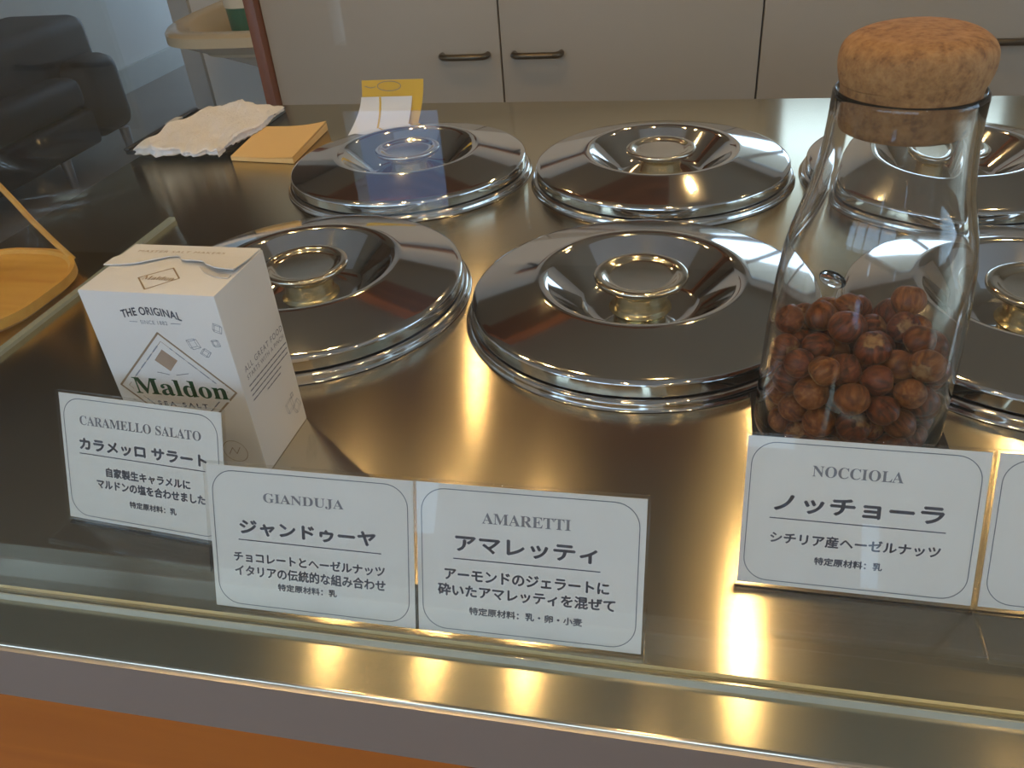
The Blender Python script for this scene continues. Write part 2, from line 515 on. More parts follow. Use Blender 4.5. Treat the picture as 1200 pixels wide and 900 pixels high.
# wall behind the washbasin and cabinets, with one window opening
wx0, wx1, wz0, wz1 = 0.28, 1.16, 0.2, 1.3
XP = -2.12
struct(boxes('wall_back', [((XP, YB, FLOOR), (wx0, YB+0.1, CEIL)), ((wx1, YB, FLOOR), (X1, YB+0.1, CEIL)),
                           ((wx0, YB, FLOOR), (wx1, YB+0.1, wz0)), ((wx0, YB, wz1), (wx1, YB+0.1, CEIL))], M['wall_warm']))
struct(boxes('wall_passage', [((XP, YB+0.1, FLOOR), (XP+0.1, YF, CEIL))], M['wall']))
struct(boxes('trim_1', [((XP-0.012, YB-0.02, FLOOR), (XP+0.075, YB, CEIL)), ((XP-0.012, YB, FLOOR), (XP, YB+0.1, CEIL))], M['skirt']))
# far end of the passage, with an unseen window enlarged to light it
struct(boxes('wall_far', [((X0, YF, FLOOR), (XP+0.1, YF+0.1, -0.9)), ((X0, YF, 1.2), (XP+0.1, YF+0.1, CEIL)),
                          ((X0, YF, -0.9), (X0+0.06, YF+0.1, 1.2)), ((XP-0.06, YF, -0.9), (XP+0.1, YF+0.1, 1.2))], M['wall']))
# shop front behind the camera: a high window band, a door with panes, slim openings beside it
def wall_with_holes(name, x0, x1, z0, z1, ya, yb, holes, m):
    xs_ = sorted({x0, x1} | {v for h in holes for v in (h[0], h[1])})
    zs_ = sorted({z0, z1} | {v for h in holes for v in (h[2], h[3])})
    lst = []
    for xa, xb in zip(xs_, xs_[1:]):
        for za, zb in zip(zs_, zs_[1:]):
            cx, cz = (xa+xb)/2, (za+zb)/2
            if not any(h[0] < cx < h[1] and h[2] < cz < h[3] for h in holes):
                lst.append(((xa, ya, za), (xb, yb, zb)))
    return struct(boxes(name, lst, m))
HOLES = [(-3.4, 0.4, 0.27, 1.40), (-1.10, -0.78, -0.86, -0.50), (-1.085, -1.045, -0.30, 0.16), (-0.83, -0.70, -0.03, 0.20), (0.555, 0.625, -0.10, 0.10)]
wall_with_holes('wall_front', X0, X1, FLOOR, CEIL, Y0-0.1, Y0, HOLES, M['wall_warm'])
struct(boxes('window_1', [((-3.4+k*0.94, Y0-0.08, 0.27), (-3.4+k*0.94+0.06, Y0-0.02, 1.40)) for k in range(5)] +
             [((-3.4, Y0-0.08, 0.80), (0.4, Y0-0.02, 0.85)), ((-3.4, Y0-0.08, 0.27), (0.4, Y0-0.02, 0.31)), ((-3.4, Y0-0.08, 1.36), (0.4, Y0-0.02, 1.40))], M['frame']))
struct(boxes('window_2', [((wx0-0.03, YB-0.02, wz0-0.03), (wx0+0.03, YB+0.08, wz1+0.03)), ((wx1-0.03, YB-0.02, wz0-0.03), (wx1+0.03, YB+0.08, wz1+0.03)),
                          ((wx0, YB-0.02, wz0-0.03), (wx1, YB+0.08, wz0+0.02)), ((wx0, YB-0.02, wz1-0.02), (wx1, YB+0.08, wz1+0.03)),
                          ((wx0+0.42, YB+0.02, wz0), (wx0+0.46, YB+0.06, wz1))], M['skirt']))
struct(boxes('baseboard_left', [((X0, Y0, FLOOR), (X0+0.03, YF, FLOOR+0.14))], M['skirt']))
struct(boxes('trim_2', [((-2.1, 1.25, CEIL-0.14), (0.02, 1.62, CEIL))], M['dark_wood']))
struct(boxes('ceiling_reflector', [((X0, Y0, CEIL-0.03), (X1, 0.25, CEIL))], M['wall']))  # white panel added under the ceiling to brighten the lids' reflections

struct(boxes('added_dark_header', [((X0, YB, 0.25), (XP, YB+0.1, CEIL))], M['dark_brown']))  # unseen dark board added over the passage to darken the counter's reflection

# ---------------------------------------------------------------- counter
CX0, CX1, CY0, CY1 = -0.505, 0.95, -0.2785, 0.4295
ct = thing('service_counter', 'brushed steel serving counter with orange wood front', 'counter', (0.2, 0.08, FLOOR))
LOC = Vector((0.2, 0.08, FLOOR))
def rel(a): return tuple(Vector(a)-LOC)
bm = bmesh.new()
add_box(bm, (CX0, CY0, -0.034), (CX1, CY1, 0.0), 0.0014, 3)
bmesh.ops.translate(bm, vec=-LOC, verts=bm.verts)
bm_obj('worktop', bm, M['counter'], ct, 30)
bm = bmesh.new()
add_box(bm, (CX0+0.012, CY0-0.0012, -0.0325), (CX1-0.012, CY0+0.0005, -0.0018), 0.0)
bmesh.ops.translate(bm, vec=-LOC, verts=bm.verts)
bm_obj('edge_strip', bm, M['edge'], ct)
bm = bmesh.new()
add_box(bm, (CX0+0.01, CY0+0.006, FLOOR+0.08), (CX1-0.01, CY0+0.03, -0.034))
bmesh.ops.translate(bm, vec=-LOC, verts=bm.verts)
bm_obj('wood_front_panel', bm, M['front_wood'], ct)
bm = bmesh.new()
add_box(bm, (CX0+0.02, CY0+0.03, FLOOR), (CX1-0.02, CY1-0.02, -0.034))
bmesh.ops.translate(bm, vec=-LOC, verts=bm.verts)
bm_obj('cabinet_body', bm, M['edge'], ct)

# ---------------------------------------------------------------- glass screen
GY0, GY1, GX, GT = -0.2575, -0.2535, -0.379, 0.42
gs = thing('glass_screen', 'clear upright glass screen along the front of the steel counter', 'glass screen', (0.28, (GY0+GY1)/2, 0))
def glass_bm(a, b, c):
    bm = bmesh.new(); add_box(bm, a, b)
    bmesh.ops.translate(bm, vec=-Vector(c), verts=bm.verts); return bm
g0 = gs.location
bm_obj('glass_sheet', glass_bm((GX-0.004, GY0, 0.0005), (CX1, GY1, GT), g0), M['screen'], gs)
o = bm_obj('ground_edge', glass_bm((GX-0.004, GY0-0.0006, 0.0), (CX1, GY0, 0.0035), g0), M['screen_edge'], gs)
o['label'] = 'pale green ground lower edge'
o = bm_obj('edge_highlight_strip', glass_bm((GX, GY1, 0.0), (CX1, GY1+0.0014, 0.0014), g0), M['bead'], gs)  # pale strip added to paint the bright line at the glass foot
g1 = Vector((GX-0.002, -0.07, 0))
sgl = thing('glass_screen', 'clear glass end panel of the counter, beside the wooden tray', 'glass screen', g1)
bm_obj('glass_sheet', glass_bm((GX-0.004, GY1+0.0026, 0.0005), (GX, 0.115, GT), g1), M['screen'], sgl)
bm_obj('ground_edge', glass_bm((GX-0.0045, GY1+0.0026, 0.0), (GX+0.0005, 0.115, 0.0025), g1), M['screen_edge'], sgl)

# ---------------------------------------------------------------- wells and lids
SX, SY = 0.211842, 0.217821
ring_prof = [(0.0955, 0.0003), (0.0955, 0.0030)] + [(0.1000+0.0032*math.cos(a), 0.0026+0.0026*math.sin(a)) for a in [PI-PI*k/10 for k in range(11)]] + [(0.1040, 0.0006), (0.1046, 0.0003)]
lid_prof = fillet([(0.0, 0.0022), (0.028, 0.0022), (0.0335, 0.0032), (0.0560, 0.0230), (0.0605, 0.0238), (0.0970, 0.0150), (0.1000, 0.0136), (0.1002, 0.0064), (0.0985, 0.0056)],
                  [0, 0.002, 0.005, 0.004, 0.004, 0.003, 0.0015, 0.0005, 0], 5) + [(0.0968, 0.0062), (0.0962, 0.0126), (0.0605, 0.0222), (0.0572, 0.0216), (0.0345, 0.0016), (0.028, 0.0008), (0.0, 0.0008)]
knob_prof = fillet([(0.0, 0.0222), (0.0195, 0.0222), (0.0228, 0.0243), (0.0262, 0.0243), (0.0275, 0.0236), (0.0272, 0.0208), (0.0232, 0.0186), (0.0, 0.0184)],
                   [0, 0.002, 0.002, 0.001, 0.0015, 0.002, 0.002, 0], 5)
neck_prof = fillet([(0.0, 0.0183), (0.0205, 0.0183), (0.0166, 0.0150), (0.0153, 0.0090), (0.0160, 0.0045), (0.0185, 0.0023)], [0, 0.001, 0.004, 0.004, 0.002, 0], 5)
lid0 = thing('steel_cover', '', 'lid', (0, 0, 0), (0, 0, 0), 'polished steel lids over the gelato wells')
lathe('lid_plate', lid_prof, M['chrome'], lid0, 128, smooth=50)
lathe('knob', knob_prof, M['knob'], lid0, 64, smooth=50)
lathe('knob_neck', neck_prof, M['neck'], lid0, 64, smooth=50)
col0 = lathe('well_collar', ring_prof, M['ring'], ct, 128, smooth=60)
lathe('gap_shade_ring', [(0.0957, 0.0030), (0.0957, 0.0050), (0.0975, 0.0050), (0.0975, 0.0030)], M['gap_shade'], col0, 96, closed=True)  # black ring put in for the shaded gap under the lid
spots = [(0, 0, 'polished steel well lid directly behind the amaretti sign, nothing else covering it'),
         (-1, 0, 'polished steel well lid partly hidden behind the white salt carton'),
         (1, 0, 'polished steel well lid cut by the photo edge, beside the hazelnuts in the jar'),
         (-1, 1, 'polished steel well lid nearest the kraft notepad, in front of the yellow note'),
         (0, 1, 'polished steel well lid in the back row, middle one of its three'),
         (1, 1, 'polished steel well lid in the back row, seen through the neck of the jar')]
for n, (i, j, la) in enumerate(spots):
    p = (i*SX, j*SY, 0)
    if n == 0:
        lid0.location = p; lid0['label'] = la; col0.location = Vector(p)-LOC
    else:
        dup(lid0, p, la, rotz=0.7*n)
        c = col0.copy(); COL.objects.link(c); c.location = Vector(p)-LOC
        s = col0.children[0].copy(); COL.objects.link(s); s.parent = c

# ---------------------------------------------------------------- sign cards in acrylic stands
CW, CH, LEAN = 0.0825, 0.0585, math.radians(22.3)
def sign_card(x, y, rz, label, lines, foot, underline, blank=False, lean=LEAN):
    t = thing('sign_card', label, 'sign', (x, y, 0.0), (0, 0, rz), 'flavour signs in acrylic stands')
    T = Matrix.Translation((0, 0, 0.002)) @ Matrix.Rotation(PI/2-lean, 4, 'X')
    bm = bmesh.new()
    add_box(bm, (-0.0006, -0.0016, -0.0019), (CW+0.0006, CH+0.0008, 0.0008), 0.0003, 1, T)
    bm_obj('acrylic_holder', bm, M['acrylic'], t, 40)
    bm = bmesh.new()
    if foot > 0: add_box(bm, (-0.0006, -foot, 0.0002), (CW+0.0006, 0.0012, 0.0020), 0.0003, 1)
    else: add_box(bm, (-0.0006, 0.0016, 0.0002), (CW+0.0006, 0.0016-foot, 0.0020), 0.0003, 1)
    bm_obj('acrylic_foot', bm, M['acrylic'], t, 40)
    bm = bmesh.new()
    add_box(bm, (0.0004, 0.0003, -0.0007), (CW-0.0004, CH-0.0003, -0.0004), 0, 1, T)
    paper = bm_obj('paper', bm, M['paper'], t)
    bd = rrect(0.0022, 0.0020, CW-0.0026, CH-0.0022, 0.0088, 8)
    flat('border_line', line_polys(bd, 0.00032, True), M['ink_line'], paper, T, -0.00030)
    names = ['italian_heading', 'flavour_lettering'] + ['description_lettering']*(len(lines)-3) + ['allergen_lettering']
    for (s, uc, v, wu, hv, fat), nm in zip(lines, names):
        hd = nm == 'italian_heading'
        lettering(nm, serif(s) if hd else s, M['ink_soft'] if hd else M['ink'], paper, uc*CW, (1-v)*CH, wu*CW, hv*CH, fat, T, 0.0, 1.0, -0.00028)
    if underline:
        u0, u1, v = underline
        flat('underline', line_polys([(u0*CW, (1-v)*CH), (u1*CW, (1-v)*CH)], 0.00042), M['ink'], paper, T, -0.00028)
    return t

ALLERGEN = '特定原材料：乳'
sign_card(-0.1467, -0.2500, 0.0, 'gianduja sign card in clear acrylic, between the caramello salato and amaretti signs',
          [('GIANDUJA', 0.475, 0.205, 0.39, 0.070, 0), ('ジャンドゥーヤ', 0.485, 0.415, 0.66, 0.095, 0.0003),
           ('チョコレートとヘーゼルナッツ', 0.485, 0.625, 0.74, 0.068, 0.00016), ('イタリアの伝統的な組み合わせ', 0.487, 0.722, 0.74, 0.075, 0.00016),
           (ALLERGEN, 0.475, 0.815, 0.29, 0.048, 0.00012)], -0.022, (0.145, 0.84, 0.505))
sign_card(-0.0636, -0.2500, 0.010, 'amaretti sign card in clear acrylic, touching the gianduja sign',
          [('AMARETTI', 0.490, 0.205, 0.385, 0.070, 0), ('アマレッティ', 0.488, 0.385, 0.615, 0.100, 0.00026),
           ('アーモンドのジェラートに', 0.490, 0.590, 0.72, 0.074, 0.00018), ('砕いたアマレッティを混ぜて', 0.488, 0.697, 0.78, 0.078, 0.00018),
           ('特定原材料：乳・卵・小麦', 0.490, 0.828, 0.50, 0.050, 0.00012)], -0.022, (0.17, 0.81, 0.485))
sign_card(0.0517, -0.2103, -0.008, 'nocciola sign card in clear acrylic, in front of the hazelnut jar',
          [('NOCCIOLA', 0.475, 0.205, 0.375, 0.072, 0), ('ノッチョーラ', 0.490, 0.43, 0.70, 0.110, 0.0003),
           ('シチリア産ヘーゼルナッツ', 0.490, 0.665, 0.71, 0.074, 0.00016), (ALLERGEN, 0.475, 0.80, 0.285, 0.050, 0.00012)], 0.022, (0.125, 0.855, 0.535))
sign_card(-0.2400, -0.2120, -0.0787, 'caramello salato sign card in clear acrylic, in front of the white salt carton',
          [('CARAMELLO SALATO', 0.50, 0.200, 0.745, 0.072, 0), ('カラメッロ サラート', 0.505, 0.385, 0.78, 0.088, 0.0003),
           ('自家製生キャラメルに', 0.53, 0.585, 0.52, 0.072, 0.0002), ('マルドンの塩を合わせました', 0.54, 0.685, 0.67, 0.072, 0.0002),
           (ALLERGEN, 0.55, 0.815, 0.29, 0.050, 0.00012)], 0.014, (0.11, 0.885, 0.462), lean=math.radians(21.5))
sign_card(0.1358, -0.2108, -0.008, 'sign card in clear acrylic cut off by the photo edge, next to the nocciola sign', [], 0.022, None)

# ---------------------------------------------------------------- salt carton
bw, bd_, bh = 0.065, 0.0439, 0.0955
sb = thing('salt_carton', 'white sea salt carton with green lettering and torn top flap behind caramello sign', 'carton', (-0.1939, -0.1482, 0), (0, 0, -0.0161))
bm = bmesh.new(); add_box(bm, (-bw/2, -bd_/2, 0.0002), (bw/2, bd_/2, bh), 0.0005, 2)
carton = bm_obj('carton_body', bm, M['carton'], sb, 30)
# raised back flap with a wavy torn front edge
edge = [(-0.0345, 0.0000), (-0.030, 0.0004), (-0.024, 0.0012), (-0.0195, 0.0020), (-0.0165, 0.0036), (-0.012, 0.0066), (-0.007, 0.0098), (-0.0035, 0.0106), (-0.001, 0.0092),
        (0.001, 0.0062), (0.004, 0.0052), (0.009, 0.0050), (0.0135, 0.0042), (0.0165, 0.0008), (0.0240, -0.0034), (0.0318, -0.0030)]
bm = bmesh.new()
def flap_z(x, y):
    k = max(0.0, (0.0215-y)/0.0215)
    return bh + 0.0007 + 0.0026*k*k*(0.55+0.45*math.sin(x*70+0.8))
rows = []
for x, ye in edge:
    r = []
    for k in range(7):
        y = ye + (0.0216-ye)*k/6
        r.append((x if k < 3 or abs(x) < 0.0325 else math.copysign(0.0322, x), y, flap_z(x, y)))
    rows.append(r)
top = [[bm.verts.new(p) for p in r] for r in rows]
bot = [[bm.verts.new((p[0], p[1], p[2]-0.0005)) for p in r] for r in rows]
n, mm = len(rows), 7
for i in range(n-1):
    for k in range(mm-1):
        bm.faces.new((top[i][k], top[i+1][k], top[i+1][k+1], top[i][k+1]))
        bm.faces.new((bot[i][k], bot[i][k+1], bot[i+1][k+1], bot[i+1][k]))
    bm.faces.new((top[i][0], bot[i][0], bot[i+1][0], top[i+1][0]))
    bm.faces.new((top[i][-1], top[i+1][-1], bot[i+1][-1], bot[i][-1]))
for k in range(mm-1):
    bm.faces.new((top[0][k], top[0][k+1], bot[0][k+1], bot[0][k]))
    bm.faces.new((top[-1][k], bot[-1][k], bot[-1][k+1], top[-1][k+1]))
flap = bm_obj('torn_flap', bm, M['carton'], sb, 40)
# torn inner layer showing at the flap's corner
bm = bmesh.new()
add_prism(bm, [(0.012, 0.0025), (0.017, -0.0026), (0.0245, -0.0066), (0.0310, -0.0070), (0.0310, -0.0040), (0.024, -0.0036), (0.0165, 0.0006)], bh+0.0001, bh+0.0006)
bm_obj('torn_paper_layer', bm, M['carton_in'], sb)
FR = Matrix(((1, 0, 0, 0), (0, 0, -1, -bd_/2), (0, 1, 0, 0), (0, 0, 0, 1)))
TP = Matrix.Translation((0, 0, bh))
RT = Matrix(((0, 0, 1, bw/2), (1, 0, 0, 0), (0, 1, 0, 0), (0, 0, 0, 1)))
E1 = 0.00008
lettering('original_lettering', 'THE ORIGINAL', M['ink'], carton, -0.0006, 0.0868, 0.0285, 0.0038, 0.00012, FR, 0.0022, 1.05, E1)
lettering('since_lettering', 'SINCE 1882', M['sketch'], carton, -0.0004, 0.0812, 0.0130, 0.0019, 0, FR, 0, 1.1, E1)
flat('since_dashes', line_polys([(-0.0122, 0.0812), (-0.0084, 0.0812)], 0.0003)+line_polys([(0.0078, 0.0812), (0.0124, 0.0812)], 0.0003), M['sketch'], carton, FR, E1)
dia = [(-0.0005, 0.0760), (0.0288, 0.0468), (-0.0005, 0.0176), (-0.0296, 0.0468)]
flat('diamond_outline', line_polys(dia, 0.0009, True), M['gold'], carton, FR, E1)
di2 = [(-0.0005, 0.0718), (0.0245, 0.0468), (-0.0005, 0.0218), (-0.0254, 0.0468)]
pl = []
for i in range(4):
    a, b = Vector(di2[i]), Vector(di2[(i+1) % 4])
    for k in range(22):
        if 2 < k < 20 and k % 4: pl += line_polys([a.lerp(b, k/22), a.lerp(b, (k+0.75)/22)], 0.0006)
flat('diamond_small_print', pl, M['sketch'], carton, FR, E1)
flat('diamond_inner_line', line_polys(di2, 0.00022, True), M['gold'], carton, FR, E1*0.6)
flat('crystal_emblem', [[(-0.0014, 0.0676), (0.0046, 0.0622), (-0.0008, 0.0562), (-0.0070, 0.0616)]], M['gold_fill'], carton, FR, E1)
flat('emblem_flourish', line_polys([(-0.0078, 0.0552), (-0.0048, 0.0548), (-0.0020, 0.0542)], 0.0003)+line_polys([(0.0014, 0.0542), (0.0044, 0.0548), (0.0078, 0.0555)], 0.0003), M['ink_soft'], carton, FR, E1)
flat('name_panel', [[(-0.0235, 0.0412), (0.0243, 0.0412), (0.0243, 0.0512), (-0.0235, 0.0512)]], M['carton'], carton, FR, E1*1.2)
lettering('brand_lettering', serif('Maldon'), M['maldon_green'], carton, 0.0008, 0.0470, 0.0470, 0.0088, 0.00008, FR, 0, 1.0, E1*2)
lettering('sea_salt_lettering', 'SEA SALT', M['ink'], carton, -0.0008, 0.0378, 0.0255, 0.0024, 0.0001, FR, 0, 1.5, E1)
def crystal(cx, cy, s, a):
    c, sn = math.cos(a), math.sin(a)
    P = lambda x, y: (cx+s*(x*c-y*sn), cy+s*(x*sn+y*c))
    sq = [P(-1, -1), P(1, -1), P(1, 1), P(-1, 1)]
    s2 = [P(-1.45, -0.45), P(0.4, -0.5), P(0.45, 1.35), P(-1.4, 1.4)]
    o = line_polys(sq, 0.00024, True)+line_polys(s2, 0.0002, True)
    for p, q in zip(sq, s2): o += line_polys([p, q], 0.0002)
    return o
flat('crystal_sketch', crystal(0.0160, 0.0712, 0.0021, 0.3)+crystal(0.0205, 0.0672, 0.0016, 0.9)+crystal(0.0268, 0.0722, 0.0014, 0.2)+crystal(0.0296, 0.0795, 0.0017, -0.3), M['sketch'], carton, FR, E1)
flat('round_stamp', line_polys([(0.0185+0.0062*math.cos(2*PI*k/24), 0.0125+0.0062*math.sin(2*PI*k/24)) for k in range(24)], 0.00025, True) +
     line_polys([(0.0150, 0.0105), (0.0175, 0.0145), (0.0190, 0.0110), (0.0215, 0.0150)], 0.0003), M['gold'], carton, FR, E1)
lettering('side_slogan', 'ALL GREAT FOOD', M['side_ink'], carton, 0.0020, 0.0556, 0.0370, 0.0030, 0, RT, 0, 1.25, E1)
lettering('side_slogan', 'STARTS WITH A PINCH', M['side_ink'], carton, 0.0018, 0.0512, 0.0362, 0.0023, 0, RT, 0, 1.2, E1)
pl = []
rg = random.Random(3)
for k, (x0, x1) in enumerate([(-0.0165, 0.0205), (-0.0165, 0.0200), (-0.0165, 0.0196), (-0.0165, 0.0120), (-0.004, 0.011)]):
    x = x0; y = 0.0470-0.0026*k
    while x < x1-0.001:
        ln = min(rg.uniform(0.0016, 0.0042), x1-x)
        pl += line_polys([(x, y), (x+ln, y)], 0.0007); x += ln+0.0008
flat('side_small_print', pl, M['side_ink'], carton, RT, E1)
flat('side_crystal_sketch', crystal(0.0105, 0.0165, 0.0028, 0.2)+crystal(0.0165, 0.0125, 0.0026, 0.5)+crystal(0.0140, 0.0205, 0.0010, 0.1), M['sketch'], carton, RT, E1)
d4 = [(-0.0109, -0.0092), (0.0000, 0.0008), (0.0083, -0.0082), (-0.0015, -0.0190)]
flat('top_diamond', line_polys(d4, 0.0007, True), M['gold'], carton, TP, E1)
lettering('top_brand_lettering', serif('Maldon'), M['gold'], carton, -0.0010, -0.0090, 0.0150, 0.0034, 0, TP @ Matrix.Translation((0, 0, 0)), 0, 1.0, E1*2)
V = lettering('flap_lettering', 'MASTER SALT MAKERS', M['gold'], flap, -0.004, 0.0146, 0.0440, 0.0022, 0, None, 0, 1.15, 0.0)
for v in V.data.vertices: v.co.z = flap_z(v.co.x, v.co.y)+0.00006

# ---------------------------------------------------------------- hazelnut jar with cork
JX, JY, JZ = 0.1016, -0.1100, 0.0020
pad = boxes('felt_pad', [((-0.0405, -0.0375, 0), (0.0445, 0.0375, 0.0017))], M['black'], None, 0.0004, 30, (JX, JY, 0.0002))
tag(pad, 'thin black square pad under the hazelnut jar', 'pad')
jar = thing('glass_jar', 'clear blown glass jar of hazelnuts with narrow neck, behind the nocciola sign', 'jar', (JX, JY, JZ))
outer = [(0.0, 0.0), (0.0375, 0.0), (0.0402, 0.0018), (0.0408, 0.006), (0.0405, 0.030), (0.0398, 0.055), (0.0386, 0.075), (0.0372, 0.090), (0.0350, 0.101), (0.0324, 0.110), (0.0300, 0.119),
         (0.0284, 0.128), (0.0273, 0.137), (0.0268, 0.146), (0.0267, 0.1540), (0.0265, 0.1552), (0.0259, 0.1560)]
inner = [(0.0253, 0.1560), (0.0248, 0.1552), (0.0246, 0.1540), (0.0247, 0.146), (0.0252, 0.137), (0.0263, 0.128), (0.0279, 0.119), (0.0303, 0.110), (0.0330, 0.101), (0.0353, 0.090), (0.0368, 0.075), (0.0381, 0.055),
         (0.0388, 0.030), (0.0388, 0.010), (0.0375, 0.0060), (0.0340, 0.0046), (0.0, 0.0042)]
bm = bmesh.new(); add_lathe(bm, [(r*0.988, z) for r, z in outer+inner], 96)
bm_obj('jar_body', bm, M['jar'], jar, 180)
# thumb dimple blown into the shoulder
bm = bmesh.new()
bmesh.ops.create_uvsphere(bm, u_segments=24, v_segments=12, radius=0.0055)
for v in bm.verts: v.co = Vector((v.co.x, v.co.y*0.28, v.co.z*0.75))
o = bm_obj('glass_dimple', bm, M['jar'], jar, 180)
o.location = (-0.0205, -0.0285, 0.0930); o.rotation_euler = (0.35, 0, -0.62)
ck = fillet([(0.0, 0.0), (0.0222, 0.0), (0.0234, 0.004), (0.0239, 0.0146), (0.0248, 0.0180), (0.0262, 0.0235), (0.0256, 0.0300), (0.0205, 0.0336), (0.0, 0.0344)], [0, 0.002, 0.003, 0.003, 0.004, 0.006, 0.006, 0.012, 0], 6)
co = lathe('cork_stopper', ck, M['cork'], None, 80, smooth=60, loc=(JX, JY, JZ+0.1416))
for v in co.data.vertices:
    if v.co.z > 0.018: v.co.z += 0.0006*math.sin(v.co.x*110+1)+0.0004*math.sin(v.co.y*130)
tag(co, 'large rounded cork stopper plugging the glass jar of hazelnuts', 'cork')

NUTS = [(0.0148,-0.0264,0.0125,0.0070),(0.0094,0.0287,0.0125,0.0070),(-0.0163,-0.0080,0.0122,0.0067),(0.0079,-0.0126,0.0119,0.0064),(-0.0107,-0.0292,0.0117,0.0062),(0.0020,-0.0306,0.0120,0.0065),(0.0169,-0.0034,0.0120,0.0065),(-0.0108,0.0038,0.0116,0.0061),(0.0159,0.0093,0.0117,0.0062),(-0.0047,0.0296,0.0127,0.0072),(0.0048,0.0157,0.0123,0.0068),(-0.0290,-0.0104,0.0119,0.0064),(-0.0305,0.0025,0.0121,0.0066),(-0.0258,0.0153,0.0127,0.0072),(-0.0213,-0.0213,0.0126,0.0071),(0.0290,0.0083,0.0125,0.0070),(0.0251,-0.0176,0.0120,0.0065),(-0.0087,0.0164,0.0121,0.0066),(-0.0032,-0.0061,0.0150,0.0068),(0.0055,0.0028,0.0117,0.0062),(0.0300,-0.0054,0.0122,0.0067),(-0.0034,-0.0189,0.0119,0.0064),(0.0213,0.0213,0.0126,0.0071),(-0.0174,0.0257,0.0117,0.0062),(-0.0024,0.0064,0.0213,0.0068),(0.0230,0.0021,0.0236,0.0071),(0.0032,0.0307,0.0241,0.0064),(0.0095,-0.0020,0.0234,0.0071),(0.0116,0.0121,0.0238,0.0071),(-0.0199,0.0018,0.0196,0.0061),(-0.0299,-0.0047,0.0244,0.0069),(-0.0106,-0.0149,0.0213,0.0061),(-0.0158,-0.0261,0.0242,0.0067),(0.0003,-0.0116,0.0268,0.0066),(-0.0097,-0.0034,0.0262,0.0063),(-0.0254,-0.0173,0.0248,0.0065),(0.0037,0.0169,0.0343,0.0070),(0.0291,-0.0099,0.0245,0.0064),(0.0054,-0.0215,0.0205,0.0063),(-0.0149,-0.0094,0.0367,0.0069),(-0.0103,0.0288,0.0253,0.0066),(0.0166,-0.0140,0.0219,0.0070),(0.0182,-0.0065,0.0328,0.0064),(0.0265,0.0155,0.0236,0.0065),(-0.0029,-0.0301,0.0262,0.0070),(0.0101,-0.0175,0.0335,0.0067),(-0.0111,0.0130,0.0293,0.0067),(0.0155,-0.0266,0.0261,0.0064),(-0.0079,-0.0196,0.0322,0.0061),(0.0157,0.0257,0.0248,0.0071),(-0.0021,0.0194,0.0227,0.0062),(0.0237,-0.0187,0.0331,0.0070),(0.0023,0.0036,0.0334,0.0065),(-0.0200,-0.0225,0.0368,0.0071),(-0.0038,0.0304,0.0366,0.0065),(-0.0215,0.0210,0.0251,0.0071),(-0.0283,-0.0113,0.0362,0.0067),(-0.0189,0.0030,0.0319,0.0064),(-0.0053,-0.0298,0.0398,0.0069),(0.0286,0.0103,0.0357,0.0068),(-0.0289,0.0091,0.0252,0.0069),(0.0093,0.0291,0.0364,0.0066),(0.0071,-0.0300,0.0349,0.0063),(0.0156,0.0061,0.0356,0.0068),(0.0309,-0.0025,0.0346,0.0062),(0.0001,-0.0080,0.0397,0.0069),(0.0184,0.0193,0.0368,0.0068),(-0.0163,0.0260,0.0366,0.0065),(0.0079,0.0015,0.0461,0.0070),(-0.0309,0.0015,0.0359,0.0063),(0.0047,-0.0219,0.0446,0.0065),(0.0142,-0.0109,0.0447,0.0070),(-0.0251,0.0148,0.0367,0.0065),(0.0281,-0.0113,0.0440,0.0069),(0.0184,0.0070,0.0531,0.0068),(0.0300,0.0023,0.0470,0.0071),(-0.0080,0.0166,0.0423,0.0072),(0.0028,0.0302,0.0482,0.0069),(-0.0081,-0.0175,0.0456,0.0070),(-0.0306,-0.0045,0.0470,0.0063),(-0.0216,0.0212,0.0479,0.0069),(-0.0090,0.0024,0.0409,0.0070),(0.0260,0.0162,0.0474,0.0065),(-0.0181,-0.0067,0.0496,0.0067),(0.0076,0.0150,0.0472,0.0066),(0.0028,-0.0113,0.0531,0.0072),(-0.0218,0.0048,0.0443,0.0064),(-0.0105,0.0288,0.0480,0.0065),(0.0169,-0.0261,0.0415,0.0061),(-0.0027,0.0079,0.0516,0.0066),(0.0223,-0.0207,0.0519,0.0068),(-0.0077,-0.0030,0.0580,0.0071),(-0.0157,0.0107,0.0549,0.0071),(0.0219,-0.0058,0.0544,0.0065),(0.0210,0.0187,0.0602,0.0072),(-0.0258,-0.0169,0.0476,0.0063),(0.0160,0.0256,0.0489,0.0070),(-0.0034,0.0204,0.0545,0.0063),(-0.0294,0.0088,0.0541,0.0065),(-0.0173,-0.0257,0.0501,0.0062)]
def nut_mesh(i):
    bm = bmesh.new()
    bmesh.ops.create_icosphere(bm, subdivisions=3, radius=1.0)
    rg = random.Random(i)
    a, b = rg.uniform(0, 6), rg.uniform(0, 6)
    for v in bm.verts:
        x, y, z = v.co
        th = math.atan2(y, x)
        k = 1+0.030*math.sin(3*th+a)*(1-z*z)+0.022*math.sin(5*th+b)*(1-abs(z))+0.010*math.sin(11*th)*(1-z*z)
        s = 1.0
        if z > 0.35: s = 1-0.16*(z-0.35)**1.2
        zz = z*0.97
        if z > 0.72: zz += 0.20*(z-0.72)**1.3*2.2
        if z < -0.80: zz = -0.80*0.97-(abs(z)-0.80)*0.35
        v.co = Vector((x*k*s, y*k*s, zz))
    me = bpy.data.meshes.new('hazelnut'); bm.to_mesh(me); bm.free()
    for p in me.polygons: p.use_smooth = True
    return me
variants = []
for i in range(6):
    me = nut_mesh(i+1); me.materials.append(NUTM[i % 3]); variants.append(me)
rg = random.Random(11)
